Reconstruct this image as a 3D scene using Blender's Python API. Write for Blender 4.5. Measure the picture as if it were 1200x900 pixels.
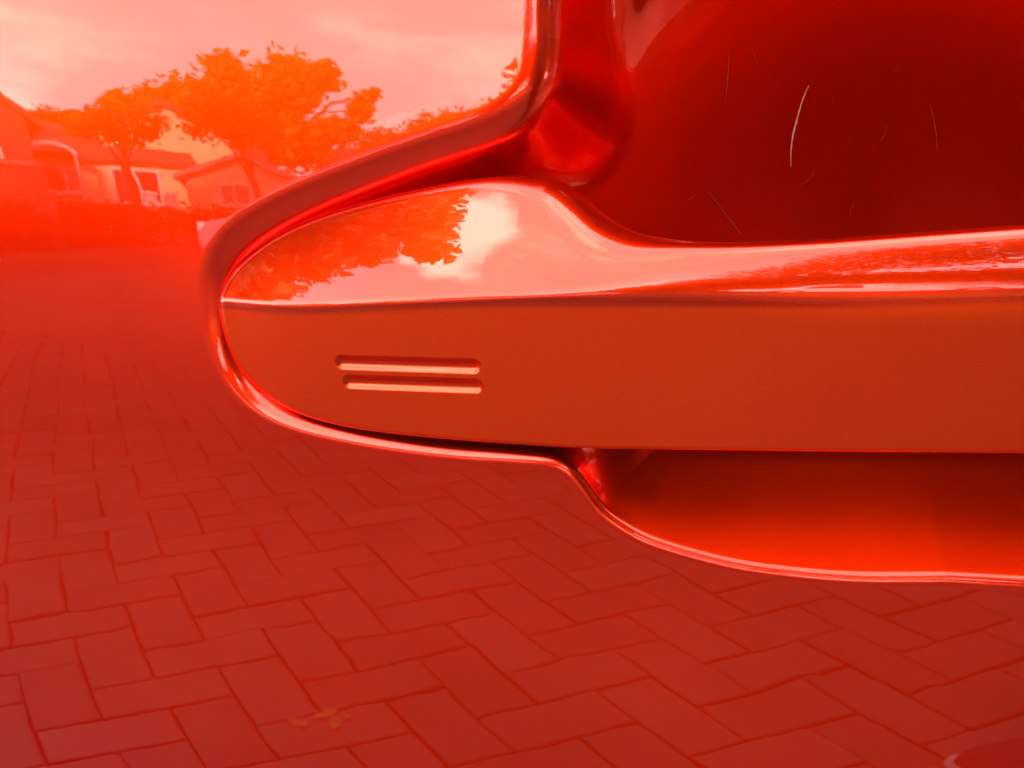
import bpy, math, random
import numpy as np
from mathutils import Matrix, Vector

for o in list(bpy.data.objects): bpy.data.objects.remove(o)
scene = bpy.context.scene
COL = scene.collection
rad = math.radians

# ================================================================ camera, sky, sun, exposure
H0 = 0.8658713739196686            # height of the door frame's origin above the paving
cd = bpy.data.cameras.new('camera'); cam = bpy.data.objects.new('camera', cd); COL.objects.link(cam)
cd.sensor_width = 36; cd.lens = 27; cd.clip_start = .005; cd.clip_end = 3000
cam.matrix_world = Matrix(((0.98330353, -0.01719284, 0.18115898, 0.01956517),
                           (0.18191704, 0.11755902, -0.97626127, -0.10543622),
                           (-0.00451216, 0.99291706, 0.11872387, 0.01282218 + H0),
                           (0, 0, 0, 1)))
cd.dof.use_dof = True; cd.dof.focus_distance = .104; cd.dof.aperture_fstop = 65
scene.camera = cam

SUN_EL, SUN_AZ = rad(25), rad(12)     # the sun stands behind the car, a little to the right
sun_dir = Vector((math.sin(SUN_AZ)*math.cos(SUN_EL), math.cos(SUN_AZ)*math.cos(SUN_EL), math.sin(SUN_EL)))
world = bpy.data.worlds.new('World'); scene.world = world; world.use_nodes = True
wn, wl = world.node_tree.nodes, world.node_tree.links
wn.clear()
w_out = wn.new('ShaderNodeOutputWorld'); w_bg = wn.new('ShaderNodeBackground'); w_bg.inputs['Strength'].default_value = .1
sky = wn.new('ShaderNodeTexSky'); sky.sky_type = 'NISHITA'; sky.sun_disc = False
sky.sun_elevation = SUN_EL; sky.sun_rotation = SUN_AZ; sky.air_density = 1.0; sky.dust_density = 2.0
tc = wn.new('ShaderNodeTexCoord')
cmap = wn.new('ShaderNodeMapping'); cmap.inputs['Scale'].default_value = (1.5, 1.5, 3.2); cmap.inputs['Location'].default_value = (.35, .1, .2)
cn = wn.new('ShaderNodeTexNoise'); cn.inputs['Scale'].default_value = 1.7; cn.inputs['Detail'].default_value = 5; cn.inputs['Roughness'].default_value = .55
cr = wn.new('ShaderNodeValToRGB')
cr.color_ramp.elements[0].position = .40; cr.color_ramp.elements[0].color = (7.6, 7.8, 8.1, 1)
cr.color_ramp.elements[1].position = .66; cr.color_ramp.elements[1].color = (17, 16, 14, 1)
e = cr.color_ramp.elements.new(.54); e.color = (9.4, 9.3, 9.2, 1)
mx = wn.new('ShaderNodeMix'); mx.data_type = 'RGBA'; mx.inputs['Factor'].default_value = .9
wl.new(tc.outputs['Generated'], cmap.inputs['Vector']); wl.new(cmap.outputs[0], cn.inputs['Vector']); wl.new(cn.outputs['Fac'], cr.inputs['Fac'])
# one bright cumulus head, and the cloud sheet turning greyer overhead
cdist = wn.new('ShaderNodeVectorMath'); cdist.operation = 'DISTANCE'; cdist.inputs[1].default_value = (-.445, -.545, .71)
wl.new(tc.outputs['Generated'], cdist.inputs[0])
cn2 = wn.new('ShaderNodeTexNoise'); cn2.inputs['Scale'].default_value = 9; cn2.inputs['Detail'].default_value = 6; wl.new(tc.outputs['Generated'], cn2.inputs['Vector'])
cadd = wn.new('ShaderNodeMath'); cadd.operation = 'MULTIPLY_ADD'; cadd.inputs[1].default_value = .30; wl.new(cn2.outputs['Fac'], cadd.inputs[0]); wl.new(cdist.outputs['Value'], cadd.inputs[2])
cfac = wn.new('ShaderNodeMapRange'); cfac.interpolation_type = 'SMOOTHSTEP'; cfac.inputs['From Min'].default_value = .31; cfac.inputs['From Max'].default_value = .22; wl.new(cadd.outputs[0], cfac.inputs['Value'])
csep = wn.new('ShaderNodeSeparateXYZ'); wl.new(tc.outputs['Generated'], csep.inputs[0])
cel = wn.new('ShaderNodeMapRange'); cel.interpolation_type = 'SMOOTHSTEP'; cel.inputs['From Min'].default_value = .22; cel.inputs['From Max'].default_value = .75; cel.inputs['To Min'].default_value = 1; cel.inputs['To Max'].default_value = .66; wl.new(csep.outputs[2], cel.inputs['Value'])
csc = wn.new('ShaderNodeVectorMath'); csc.operation = 'SCALE'; wl.new(cr.outputs['Color'], csc.inputs[0]); wl.new(cel.outputs[0], csc.inputs['Scale'])
cmix = wn.new('ShaderNodeMix'); cmix.data_type = 'RGBA'; wl.new(cfac.outputs[0], cmix.inputs['Factor']); wl.new(csc.outputs[0], cmix.inputs[6]); cmix.inputs[7].default_value = (21, 19.5, 16.5, 1)
wl.new(sky.outputs['Color'], mx.inputs[6]); wl.new(cmix.outputs[2], mx.inputs[7])
wl.new(mx.outputs[2], w_bg.inputs['Color']); wl.new(w_bg.outputs[0], w_out.inputs['Surface'])

sd = bpy.data.lights.new('sun', 'SUN'); sd.energy = 3.2; sd.angle = rad(10); sd.color = (1.0, .88, .70)
so = bpy.data.objects.new('sun', sd); COL.objects.link(so); so.location = (0, 30, 40)
so.rotation_euler = sun_dir.to_track_quat('Z', 'Y').to_euler()

vs = scene.view_settings
vs.view_transform = 'Standard'; vs.look = 'None'; vs.gamma = 1; vs.use_curve_mapping = False
vs.exposure = 3.0
scene.cycles.max_bounces = 10; scene.cycles.glossy_bounces = 6; scene.cycles.diffuse_bounces = 4

# ================================================================ helpers
def link(name, me, parent=None, loc=None):
    o = bpy.data.objects.new(name, me); COL.objects.link(o)
    if parent is not None: o.parent = parent
    if loc is not None: o.location = loc
    return o

def tag(o, label=None, cat=None, group=None, kind=None):
    for k, v in (('label', label), ('category', cat), ('group', group), ('kind', kind)):
        if v: o[k] = v
    return o

def thing(name, label, cat, loc=(0, 0, 0), rz=0, group=None):
    o = link(name, None, loc=loc); o.rotation_euler = (0, 0, rz); o.empty_display_size = .05
    return tag(o, label, cat, group)

def mesh(name, verts, faces, mat=None, smooth=False):
    me = bpy.data.meshes.new(name)
    if isinstance(verts, np.ndarray) and isinstance(faces, np.ndarray):
        nv, nf, k = len(verts), len(faces), faces.shape[1]
        me.vertices.add(nv); me.vertices.foreach_set('co', np.ascontiguousarray(verts, np.float32).ravel())
        me.loops.add(nf*k); me.loops.foreach_set('vertex_index', np.ascontiguousarray(faces, np.int32).ravel())
        me.polygons.add(nf); me.polygons.foreach_set('loop_start', np.arange(0, nf*k, k, dtype=np.int32))
        me.update(calc_edges=True)
    else:
        me.from_pydata([tuple(v) for v in verts], [], [tuple(f) for f in faces]); me.update()
    if smooth: me.polygons.foreach_set('use_smooth', np.ones(len(me.polygons), bool))
    if mat: me.materials.append(mat)
    return me

class MB:
    """collects boxes, prisms and tubes into one mesh"""
    def __init__(s): s.v = []; s.f = []
    def add(s, vs_, fs):
        b = len(s.v); s.v += [tuple(p) for p in vs_]; s.f += [tuple(i+b for i in f) for f in fs]; return s
    def box(s, x0, x1, y0, y1, z0, z1):
        return s.add([(x0,y0,z0),(x1,y0,z0),(x1,y1,z0),(x0,y1,z0),(x0,y0,z1),(x1,y0,z1),(x1,y1,z1),(x0,y1,z1)],
                     [(0,3,2,1),(4,5,6,7),(0,1,5,4),(1,2,6,5),(2,3,7,6),(3,0,4,7)])
    def prism(s, poly, y0, y1):
        """polygon in x,z swept along y"""
        n = len(poly)
        return s.add([(x, y0, z) for x, z in poly]+[(x, y1, z) for x, z in poly],
                     [tuple(range(n)), tuple(range(2*n-1, n-1, -1))]+[(i, i+n, (i+1) % n+n, (i+1) % n) for i in range(n)])
    def tube(s, pts, rs, n=10):
        b = []
        for i, (p, r) in enumerate(zip(pts, rs)):
            p = Vector(p); t = (Vector(pts[min(i+1, len(pts)-1)])-Vector(pts[max(i-1, 0)])).normalized()
            u = t.orthogonal().normalized(); w = t.cross(u)
            b += [p+u*r*math.cos(2*math.pi*k/n)+w*r*math.sin(2*math.pi*k/n) for k in range(n)]
        fs = [(i*n+k, i*n+(k+1) % n, (i+1)*n+(k+1) % n, (i+1)*n+k) for i in range(len(pts)-1) for k in range(n)]
        fs += [tuple(range(n-1, -1, -1)), tuple(range((len(pts)-1)*n, len(pts)*n))]
        return s.add(b, fs)
    def build(s, name, mat, parent=None, smooth=False, loc=None):
        return link(name, mesh(name, s.v, s.f, mat, smooth), parent, loc)

def mat_new(name):
    m = bpy.data.materials.new(name); m.use_nodes = True
    nt = m.node_tree; b = nt.nodes['Principled BSDF']
    return m, nt, b

def simple(name, col, rough=.6, metal=0., noise=.15, scale=6., coat=0.):
    """one colour with fine procedural variation"""
    m, nt, b = mat_new(name)
    t = nt.nodes.new('ShaderNodeTexCoord'); n = nt.nodes.new('ShaderNodeTexNoise'); n.inputs['Scale'].default_value = scale; n.inputs['Detail'].default_value = 5
    r = nt.nodes.new('ShaderNodeMapRange'); r.inputs['To Min'].default_value = 1-noise; r.inputs['To Max'].default_value = 1+noise
    r.inputs['From Min'].default_value = .3; r.inputs['From Max'].default_value = .7
    x = nt.nodes.new('ShaderNodeVectorMath'); x.operation = 'SCALE'; x.inputs[0].default_value = col
    nt.links.new(t.outputs['Object'], n.inputs['Vector']); nt.links.new(n.outputs['Fac'], r.inputs['Value'])
    nt.links.new(r.outputs[0], x.inputs['Scale']); nt.links.new(x.outputs[0], b.inputs['Base Color'])
    b.inputs['Roughness'].default_value = rough; b.inputs['Metallic'].default_value = metal; b.inputs['Coat Weight'].default_value = coat
    if rough > .75: b.inputs['Specular IOR Level'].default_value = .06      # dusty, dry surfaces have next to no sheen
    return m

def paint(name, col, flake=.10, peel=1.0, rough=.27, metal=.95, coat_rough=.012, worn=None):
    """metallic car paint under a clear coat: fine flakes, faint orange peel, specks of dust"""
    m, nt, b = mat_new(name); N, L = nt.nodes, nt.links
    t = N.new('ShaderNodeTexCoord')
    f = N.new('ShaderNodeTexNoise'); f.inputs['Scale'].default_value = 4200; f.inputs['Detail'].default_value = 2
    r = N.new('ShaderNodeMapRange'); r.inputs['From Min'].default_value = .3; r.inputs['From Max'].default_value = .7
    r.inputs['To Min'].default_value = 1-flake; r.inputs['To Max'].default_value = 1+flake
    x = N.new('ShaderNodeVectorMath'); x.operation = 'SCALE'; x.inputs[0].default_value = col
    f2 = N.new('ShaderNodeTexNoise'); f2.inputs['Scale'].default_value = 55; f2.inputs['Detail'].default_value = 4; L.new(t.outputs['Object'], f2.inputs['Vector'])
    f3 = N.new('ShaderNodeMath'); f3.operation = 'MULTIPLY_ADD'; f3.inputs[1].default_value = .45; L.new(f2.outputs['Fac'], f3.inputs[0]); L.new(f.outputs['Fac'], f3.inputs[2])
    f4 = N.new('ShaderNodeMath'); f4.operation = 'SUBTRACT'; f4.inputs[1].default_value = .225; L.new(f3.outputs[0], f4.inputs[0])
    L.new(t.outputs['Object'], f.inputs['Vector']); L.new(f4.outputs[0], r.inputs['Value']); L.new(r.outputs[0], x.inputs['Scale'])
    # dust: sparse pale specks, some small smears
    v = N.new('ShaderNodeTexVoronoi'); v.inputs['Scale'].default_value = 110; v.inputs['Randomness'].default_value = 1
    L.new(t.outputs['Object'], v.inputs['Vector'])
    wn_ = N.new('ShaderNodeTexWhiteNoise'); L.new(v.outputs['Position'], wn_.inputs['Vector'])
    rs = N.new('ShaderNodeMapRange'); rs.inputs['From Min'].default_value = .62; rs.inputs['From Max'].default_value = 1.0; rs.inputs['To Min'].default_value = 0; rs.inputs['To Max'].default_value = .022
    L.new(wn_.outputs['Value'], rs.inputs['Value'])
    lt = N.new('ShaderNodeMath'); lt.operation = 'LESS_THAN'; L.new(v.outputs['Distance'], lt.inputs[0]); L.new(rs.outputs[0], lt.inputs[1])
    mixc = N.new('ShaderNodeMix'); mixc.data_type = 'RGBA'
    L.new(lt.outputs[0], mixc.inputs['Factor']); L.new(x.outputs[0], mixc.inputs[6]); mixc.inputs[7].default_value = (.55, .45, .4, 1)
    L.new(mixc.outputs[2], b.inputs['Base Color'])
    cw = N.new('ShaderNodeMath'); cw.operation = 'SUBTRACT'; cw.inputs[0].default_value = 1; L.new(lt.outputs[0], cw.inputs[1]); L.new(cw.outputs[0], b.inputs['Coat Weight'])
    b.inputs['Metallic'].default_value = metal; b.inputs['Roughness'].default_value = rough
    b.inputs['Specular IOR Level'].default_value = .0; b.inputs['Specular Tint'].default_value = (1, .12, .02, 1)
    b.inputs['Coat Roughness'].default_value = coat_rough; b.inputs['Coat IOR'].default_value = 1.5
    # dried water spots: short smears where the clear coat is dulled
    mp = N.new('ShaderNodeMapping'); mp.inputs['Rotation'].default_value = (0, .35, 0); mp.inputs['Scale'].default_value = (1, .5, 2.6); L.new(t.outputs['Object'], mp.inputs['Vector'])
    v2 = N.new('ShaderNodeTexVoronoi'); v2.inputs['Scale'].default_value = 120; L.new(mp.outputs[0], v2.inputs['Vector'])
    w2 = N.new('ShaderNodeTexWhiteNoise'); L.new(v2.outputs['Position'], w2.inputs['Vector'])
    r2 = N.new('ShaderNodeMapRange'); r2.inputs['From Min'].default_value = .80; r2.inputs['From Max'].default_value = 1.0; r2.inputs['To Max'].default_value = .10; L.new(w2.outputs['Value'], r2.inputs['Value'])
    l2 = N.new('ShaderNodeMath'); l2.operation = 'LESS_THAN'; L.new(v2.outputs['Distance'], l2.inputs[0]); L.new(r2.outputs[0], l2.inputs[1])
    cs = N.new('ShaderNodeMath'); cs.operation = 'MULTIPLY_ADD'; cs.use_clamp = True; cs.inputs[1].default_value = -.38; L.new(l2.outputs[0], cs.inputs[0]); L.new(cw.outputs[0], cs.inputs[2]); L.new(cs.outputs[0], b.inputs['Coat Weight']); cw = cs
    if worn:
        at = N.new('ShaderNodeAttribute'); at.attribute_name = 'wear'
        mc = N.new('ShaderNodeMix'); mc.data_type = 'RGBA'; L.new(at.outputs['Fac'], mc.inputs['Factor']); mc.inputs[6].default_value = (*col, 1); mc.inputs[7].default_value = (*worn, 1); L.new(mc.outputs[2], x.inputs[0])
        mr = N.new('ShaderNodeMapRange'); mr.inputs['To Min'].default_value = coat_rough; mr.inputs['To Max'].default_value = .22; L.new(at.outputs['Fac'], mr.inputs['Value']); L.new(mr.outputs[0], b.inputs['Coat Roughness'])
        ma = N.new('ShaderNodeMapRange'); ma.inputs['To Min'].default_value = rough; ma.inputs['To Max'].default_value = .40; L.new(at.outputs['Fac'], ma.inputs['Value']); L.new(ma.outputs[0], b.inputs['Roughness'])
        mw = N.new('ShaderNodeMath'); mw.operation = 'MULTIPLY_ADD'; mw.inputs[1].default_value = -.42; L.new(at.outputs['Fac'], mw.inputs[0]); L.new(cw.outputs[0], mw.inputs[2]); mw.use_clamp = True; L.new(mw.outputs[0], b.inputs['Coat Weight'])
    o = N.new('ShaderNodeTexNoise'); o.inputs['Scale'].default_value = 260; o.inputs['Detail'].default_value = 1
    L.new(t.outputs['Object'], o.inputs['Vector'])
    bp = N.new('ShaderNodeBump'); bp.inputs['Strength'].default_value = .5; bp.inputs['Distance'].default_value = .000012*peel
    o2 = N.new('ShaderNodeTexNoise'); o2.inputs['Scale'].default_value = 85; o2.inputs['Detail'].default_value = 1; L.new(t.outputs['Object'], o2.inputs['Vector'])
    os_ = N.new('ShaderNodeMath'); os_.operation = 'MULTIPLY_ADD'; os_.inputs[1].default_value = 2.6; L.new(o2.outputs['Fac'], os_.inputs[0]); L.new(o.outputs['Fac'], os_.inputs[2])
    L.new(os_.outputs[0], bp.inputs['Height']); L.new(bp.outputs[0], b.inputs['Coat Normal'])
    return m
# ---------------------------------------------------------------- door geometry (metres, door frame: x along car, y inward, z up)
mm = 0.001
PC = [2.7642938744424785e-06, -2.0859301688880283e-05, -0.08448274189866754, 0.04182427401372418, 0.2726159844922711,
      0.9936605409143611, 0.0018587919561237503, -0.0082987598996417, 1.1673393448126865, -2.9160388465148115]
F_PX = 900.0
D0 = .12e-3 * F_PX
CAM = np.array([0.01956517, -0.10543622, 0.01282218])
RC = np.array([[0.98330353, -0.18115898, -0.01719284], [0.18191704, 0.97626127, 0.11755902], [-0.00451216, -0.11872387, 0.99291706]])
H0 = 0.8658713739196686

def skin_depth(x, z):
    """pressed door skin: convex, tucking in below; eases to straight away from the handle"""
    x = np.asarray(x, float); z = np.asarray(z, float)
    xc = np.clip(x, -.13, .10); zc = np.clip(z, -.10, .075)
    P = PC
    v = (P[0] + P[1]*xc + P[2]*zc + P[3]*xc*xc + P[4]*xc*zc + P[5]*zc*zc + P[6]*xc**3 + P[7]*xc*xc*zc + P[8]*xc*zc*zc + P[9]*zc**3)
    gx = P[1] + 2*P[3]*xc + P[4]*zc + 3*P[6]*xc*xc + 2*P[7]*xc*zc + P[8]*zc*zc
    gz = P[2] + P[4]*xc + 2*P[5]*zc + P[7]*xc*xc + 2*P[8]*xc*zc + 3*P[9]*zc*zc
    dx = x - xc; dz = z - zc
    return v + gx*np.sign(dx)*.25*(1-np.exp(-np.abs(dx)/.25)) + np.where(dz > 0, gz*dz + .25*dz*dz, -gz*.13*(1-np.exp(-np.abs(dz)/.13)))

def rays(uv):
    uv = np.atleast_2d(np.asarray(uv, float))
    d = np.stack([(uv[:, 0]-600)/F_PX, np.ones(len(uv)), -(uv[:, 1]-450)/F_PX], 1) @ RC.T
    return d/np.linalg.norm(d, axis=1)[:, None]

def on_door(uv, out=0.):
    """picture point -> (x, z) on the door skin raised by out"""
    d = rays(uv); t = np.full(len(d), D0); out = np.broadcast_to(np.asarray(out, float), (len(d),))
    for _ in range(60):
        q = CAM + d*t[:, None]
        t = t + (skin_depth(q[:, 0], q[:, 2]) - out - q[:, 1])*.9
    return (CAM + d*t[:, None])[:, [0, 2]]

def sstep(a, b, v):
    t = np.clip((v-a)/(b-a), 0, 1); return t*t*(3-2*t)

def catmull(p, n=8, closed=False):
    p = np.asarray(p, float); N = len(p); out = []
    idx = range(N if closed else N-1)
    g = (lambda i: p[i % N]) if closed else (lambda i: p[min(max(i, 0), N-1)])
    for i in idx:
        a, b, c, d = g(i-1), g(i), g(i+1), g(i+2)
        for k in range(n):
            t = k/n
            out.append(.5*(2*b + (c-a)*t + (2*a-5*b+4*c-d)*t*t + (3*b-a-3*c+d)*t**3))
    if not closed: out.append(p[-1])
    return np.array(out)

def poly_sdf(pts, poly):
    """signed distance, positive inside"""
    a = poly; b = np.roll(poly, -1, 0); d = np.full(len(pts), 1e9); ins = np.zeros(len(pts), bool)
    for (ax, ay), (bx, by) in zip(a, b):
        ex, ey = bx-ax, by-ay; L = ex*ex+ey*ey
        if L < 1e-16: continue
        px = pts[:, 0]-ax; py = pts[:, 1]-ay
        t = np.clip((px*ex+py*ey)/L, 0, 1)
        qx = px-t*ex; qy = py-t*ey
        np.minimum(d, qx*qx+qy*qy, out=d)
        c = ((ay > pts[:, 1]) != (by > pts[:, 1]))
        if abs(by-ay) > 1e-16:
            ins ^= c & (pts[:, 0] < (bx-ax)*(pts[:, 1]-ay)/(by-ay)+ax)
    d = np.sqrt(d)
    return np.where(ins, d, -d)

XM = .070                      # the handle and its bowl are symmetrical about this x
# ---- outline of the pressed bowl: left half traced, right half mirrored
_bowl_px = [(612, -5), (611, 50), (604, 92), (580, 118), (540, 137), (480, 157), (400, 188), (330, 218), (272, 252), (243, 284), (230, 322), (231, 368), (240, 405), (256, 440),
            (279, 470), (310, 493), (350, 509), (400, 521), (455, 531), (525, 540), (600, 545), (640, 548), (661, 557), (678, 577), (697, 602), (725, 624), (765, 644), (850, 668),
            (930, 680), (1010, 686), (1110, 686)]
_bl = on_door(_bowl_px)
_top = np.array([(.0034, .059), (.009, .066), (.020, .0715), (.040, .0745)])[::-1]
_half = np.concatenate([_top, _bl])
_half = catmull(_half, 5)
BOWL = np.concatenate([_half, np.stack([2*XM-_half[::-1, 0], _half[::-1, 1]], 1)])

def bowl_offset(x, z, s):
    """how far the bowl sinks below the skin (positive in), from the distance s inside its outline"""
    xm = np.where(x > XM, 2*XM-x, x)
    wb = sstep(-.020, .010, xm)
    up = sstep(-.006, .016, z)
    rl = 3.1-.8*sstep(-.004, .012, xm)
    r = (rl + (6.5-rl)*up)*mm
    tl = 48 + 8*(1-sstep(.008, .018, xm))*sstep(.001, .006, xm)
    th = np.radians(tl + (58-tl)*up)
    Lp = (3.0+2*up)*mm
    L = Lp*(1-wb) + (34+10*up)*mm*wb
    m = 1.7-.7*up
    s = np.maximum(s, 0)
    s1 = r*np.sin(th)
    sa = np.minimum(s, s1)
    dep = r - np.sqrt(r*r-sa*sa)
    u = np.clip((s-s1)/L, 0, 1)
    dep = dep + np.tan(th)*L*(1-(1-u)**(m+1))/(m+1)
    # away from its rim the bowl is one smooth hollow
    xl = np.abs(xm-XM)/.078; zz = z-.004; zl = np.where(zz > 0, zz/.079, -zz/.045)
    rho = (xl**2.6+zl**2.6)**(1/2.6)
    hol = .0465*(1-rho**2)
    pk = .0095*sstep(0, .014, s)
    kk = .007; h = np.clip(.5+.5*(hol-pk)/kk, 0, 1); hol = hol*h+pk*(1-h)+kk*h*(1-h)
    w = sstep(.004, .016, s)*sstep(-.003, .012, z)
    dep = dep*(1-w)+hol*w
    return dep

# ---- the handle: a bar with a broad end seated in the bowl's pocket
_hx = np.array([-46, -40, -30, -20, -8, 5, 18, 40, 70])*mm
_oc = np.array([.5, 2.6, 5.2, 6.8, 8.4, 9.6, 10.6, 12.0, 13.0])*mm
def oc_at(x):
    xm = np.where(x > XM, 2*XM-x, x)
    i = np.interp
    return (i(xm, _hx, _oc)+i(xm-.006, _hx, _oc)+i(xm+.006, _hx, _oc)+i(xm-.003, _hx, _oc)+i(xm+.003, _hx, _oc))/5
_bot_px = [(252, 362), (253, 385), (258, 410), (268, 433), (284, 454), (305, 471), (335, 486), (375, 498), (430, 508), (520, 517), (620, 524), (700, 528), (900, 531), (1100, 533), (1240, 534)]
_bot_o = [1.5, 1.4, 1.3, 1.2, 1.2, 1.4, 1.8, 2.2, 2.7, 3.4, 4.2, 4.8, 6.2, 7.0, 7.3]
_top_px = [(252, 362), (252, 345), (256, 327), (267, 308), (288, 289), (320, 269), (360, 251), (400, 238), (450, 225), (500, 214), (550, 205), (590, 200.5), (620, 199.5), (644, 202), (664, 211), (684, 227), (704, 246), (726, 261),
           (752, 272), (792, 280), (850, 284), (950, 281), (1050, 274), (1150, 266.5), (1240, 260)]
_top_o = [1.5, 1.3, 1.0, .5, .5, .8, 1.3, 1.8, 2.3, 2.7, 3.0, 3.2, 3.3, 3.4, 3.6, 4.0, 4.6, 5.2, 5.8, 6.4, 6.9, 7.6, 8.2, 8.7, 9.0]
_cr_px = [(252, 352), (280, 354), (310, 358), (350, 360), (450, 355), (560, 350), (680, 345), (800, 336), (920, 330), (1050, 325), (1240, 318)]
_b = on_door(_bot_px, np.array(_bot_o)*mm); _t = on_door(_top_px, np.array(_top_o)*mm)
_c = on_door(_cr_px, .006); _c = on_door(_cr_px, oc_at(_c[:, 0])); _c = on_door(_cr_px, oc_at(_c[:, 0]))
def _mir(p):
    p = catmull(p, 6); p = p[p[:, 0] < XM]
    p = np.concatenate([p, [[XM, p[-1, 1]]]])
    return np.concatenate([p, np.stack([2*XM-p[-2::-1, 0], p[-2::-1, 1]], 1)])
HB, HT = _mir(_b), _mir(_t)
_c = _c[np.argsort(_c[:, 0])]
HX0, HX1 = max(HB[0, 0], HT[0, 0]), None
XTIP = HB[:, 0].min()
HOUT = np.concatenate([HB, HT[-2:0:-1]])
def zb_at(x): return np.interp(np.where(x > XM, 2*XM-x, x), *_mono(HB))
def zt_at(x): return np.interp(np.where(x > XM, 2*XM-x, x), *_mono(HT))
def _mono(p):
    p = p[p[:, 0] <= XM+1e-9]; xs = np.maximum.accumulate(p[:, 0]+np.arange(len(p))*1e-9); return xs, p[:, 1]
def zc_at(x):
    xm = np.where(x > XM, 2*XM-x, x); i = lambda q: np.interp(q, _c[:, 0], _c[:, 1])
    return (i(xm-.005)+i(xm)+i(xm+.005)+i(xm-.0025)+i(xm+.0025))/5

GROOVES = [((401, 424.5), (559, 427.5)), ((407, 448), (560, 451))]
def _gz(p): return on_door([p], .0040)[0]
GR = [(_gz(a), _gz(b)) for a, b in GROOVES]
GR_R, GR_D = 1.05*mm, .62*mm
def groove_s(x, z, k):
    a, b = GR[k]; e = b-a; L = e@e
    t = np.clip(((x-a[0])*e[0]+(z-a[1])*e[1])/L, 0, 1)
    return np.hypot(x-a[0]-t*e[0], z-a[1]-t*e[1])

def handle_out(x, z, s, groove=1.6):
    """front surface of the handle above the skin; s = distance inside its outline"""
    xm = np.where(x > XM, 2*XM-x, x)
    oc = oc_at(x); zc = zc_at(x); dz = z-zc
    wl = sstep(-.046, -.015, xm)
    p1 = oc + (.25+.01*wl)*dz - 1.5*dz*dz          # front face, leaning over
    sl = .40 + .10*sstep(.0, .04, xm)
    p2 = oc - sl*dz - 4*dz*np.abs(dz)            # top face, sloping back
    k = (.45 + 4.2*sstep(.004, .05, xm))*mm
    h = np.clip(.5+.5*(p2-p1)/k, 0, 1)
    o = p2*(1-h)+p1*h - k*h*(1-h)
    topw = sstep(-.002, .004, dz)
    hump = np.exp(-((xm-.011)/.009)**2)
    r = (.7 + topw*(.9 + 4.6*hump))*mm + .9*mm*(1-sstep(-.044, -.03, xm))
    q = np.clip(r-s, 0, r)
    o = o - (r-np.sqrt(np.maximum(r*r-q*q, 0)))
    for j in (0, 1):
        g = groove_s(x, z, j)
        u = np.clip(g/GR_R, 0, 1)
        o = o - groove*GR_D*np.cos(u*np.pi/2)**1.3*(u < 1)
    return o
# ---------------------------------------------------------------- end of door geometry

# ================================================================ the car door
M_PAINT = paint('red_metallic_paint', (.88, .0235, .0005), peel=.95)
M_HANDLE = paint('red_handle_paint', (.60, .02, .001), flake=.08, peel=.95)
M_HANDLE_W = paint('handle_paint', (.66, .022, .001), flake=.08, peel=.95, worn=(1.0, .064, .0005))   # satin where fingers rub its front
door = thing('car', 'glossy red car whose door, pull handle and pressed finger bowl fill the picture', 'car', (0, 0, H0))

def grid_faces(nx, nz):
    i = np.arange(nx*nz).reshape(nx, nz)
    return np.stack([i[:-1, :-1], i[1:, :-1], i[1:, 1:], i[:-1, 1:]], -1).reshape(-1, 4)
def span(*segs):
    out = [segs[0][0]]
    for a, b_, st in segs: n = max(1, int(round((b_-a)/st))); out += list(a+(b_-a)*np.arange(1, n+1)/n)
    return np.array(out)
gx = span((-.52, -.14, .02), (-.14, -.055, .004), (-.055, -.049, .0006), (-.049, .072, .00022), (.072, .196, .0007), (.196, .25, .004), (.25, .62, .02))
gz = span((-.42, -.12, .02), (-.12, -.042, .003), (-.042, -.030, .00015), (-.030, .058, .00024), (.058, .085, .0005), (.085, .20, .008))
X, Z = np.meshgrid(gx, gz, indexing='ij'); X = X.ravel(); Z = Z.ravel()
near = (X > -.056) & (X < .197) & (Z > -.043) & (Z < .086)
S = np.full(len(X), -.02); S[near] = poly_sdf(np.stack([X[near], Z[near]], 1), BOWL)
Y = skin_depth(X, Z) + bowl_offset(X, Z, S)
V = np.stack([X, Y, Z], 1); nx_, nz_ = len(gx), len(gz)
P3 = V.reshape(nx_, nz_, 3)
NN = np.cross(np.gradient(P3, axis=1), np.gradient(P3, axis=0)).reshape(-1, 3)
NN /= np.linalg.norm(NN, axis=1)[:, None]
NN *= np.where(NN[:, 1:2] > 0, -1, 1)
FC = grid_faces(nx_, nz_)
inside = S[FC].mean(1) > 0
for nm, sel in (('door_panel', ~inside), ('handle_bowl', inside)):
    fs = FC[sel]; u, inv = np.unique(fs, return_inverse=True)
    me = mesh(nm, V[u], inv.reshape(-1, 4), M_PAINT, True)
    me.normals_split_custom_set_from_vertices(NN[u].tolist())
    ob = link(nm, me, door)
    if nm == 'handle_bowl': bowl = ob
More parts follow.
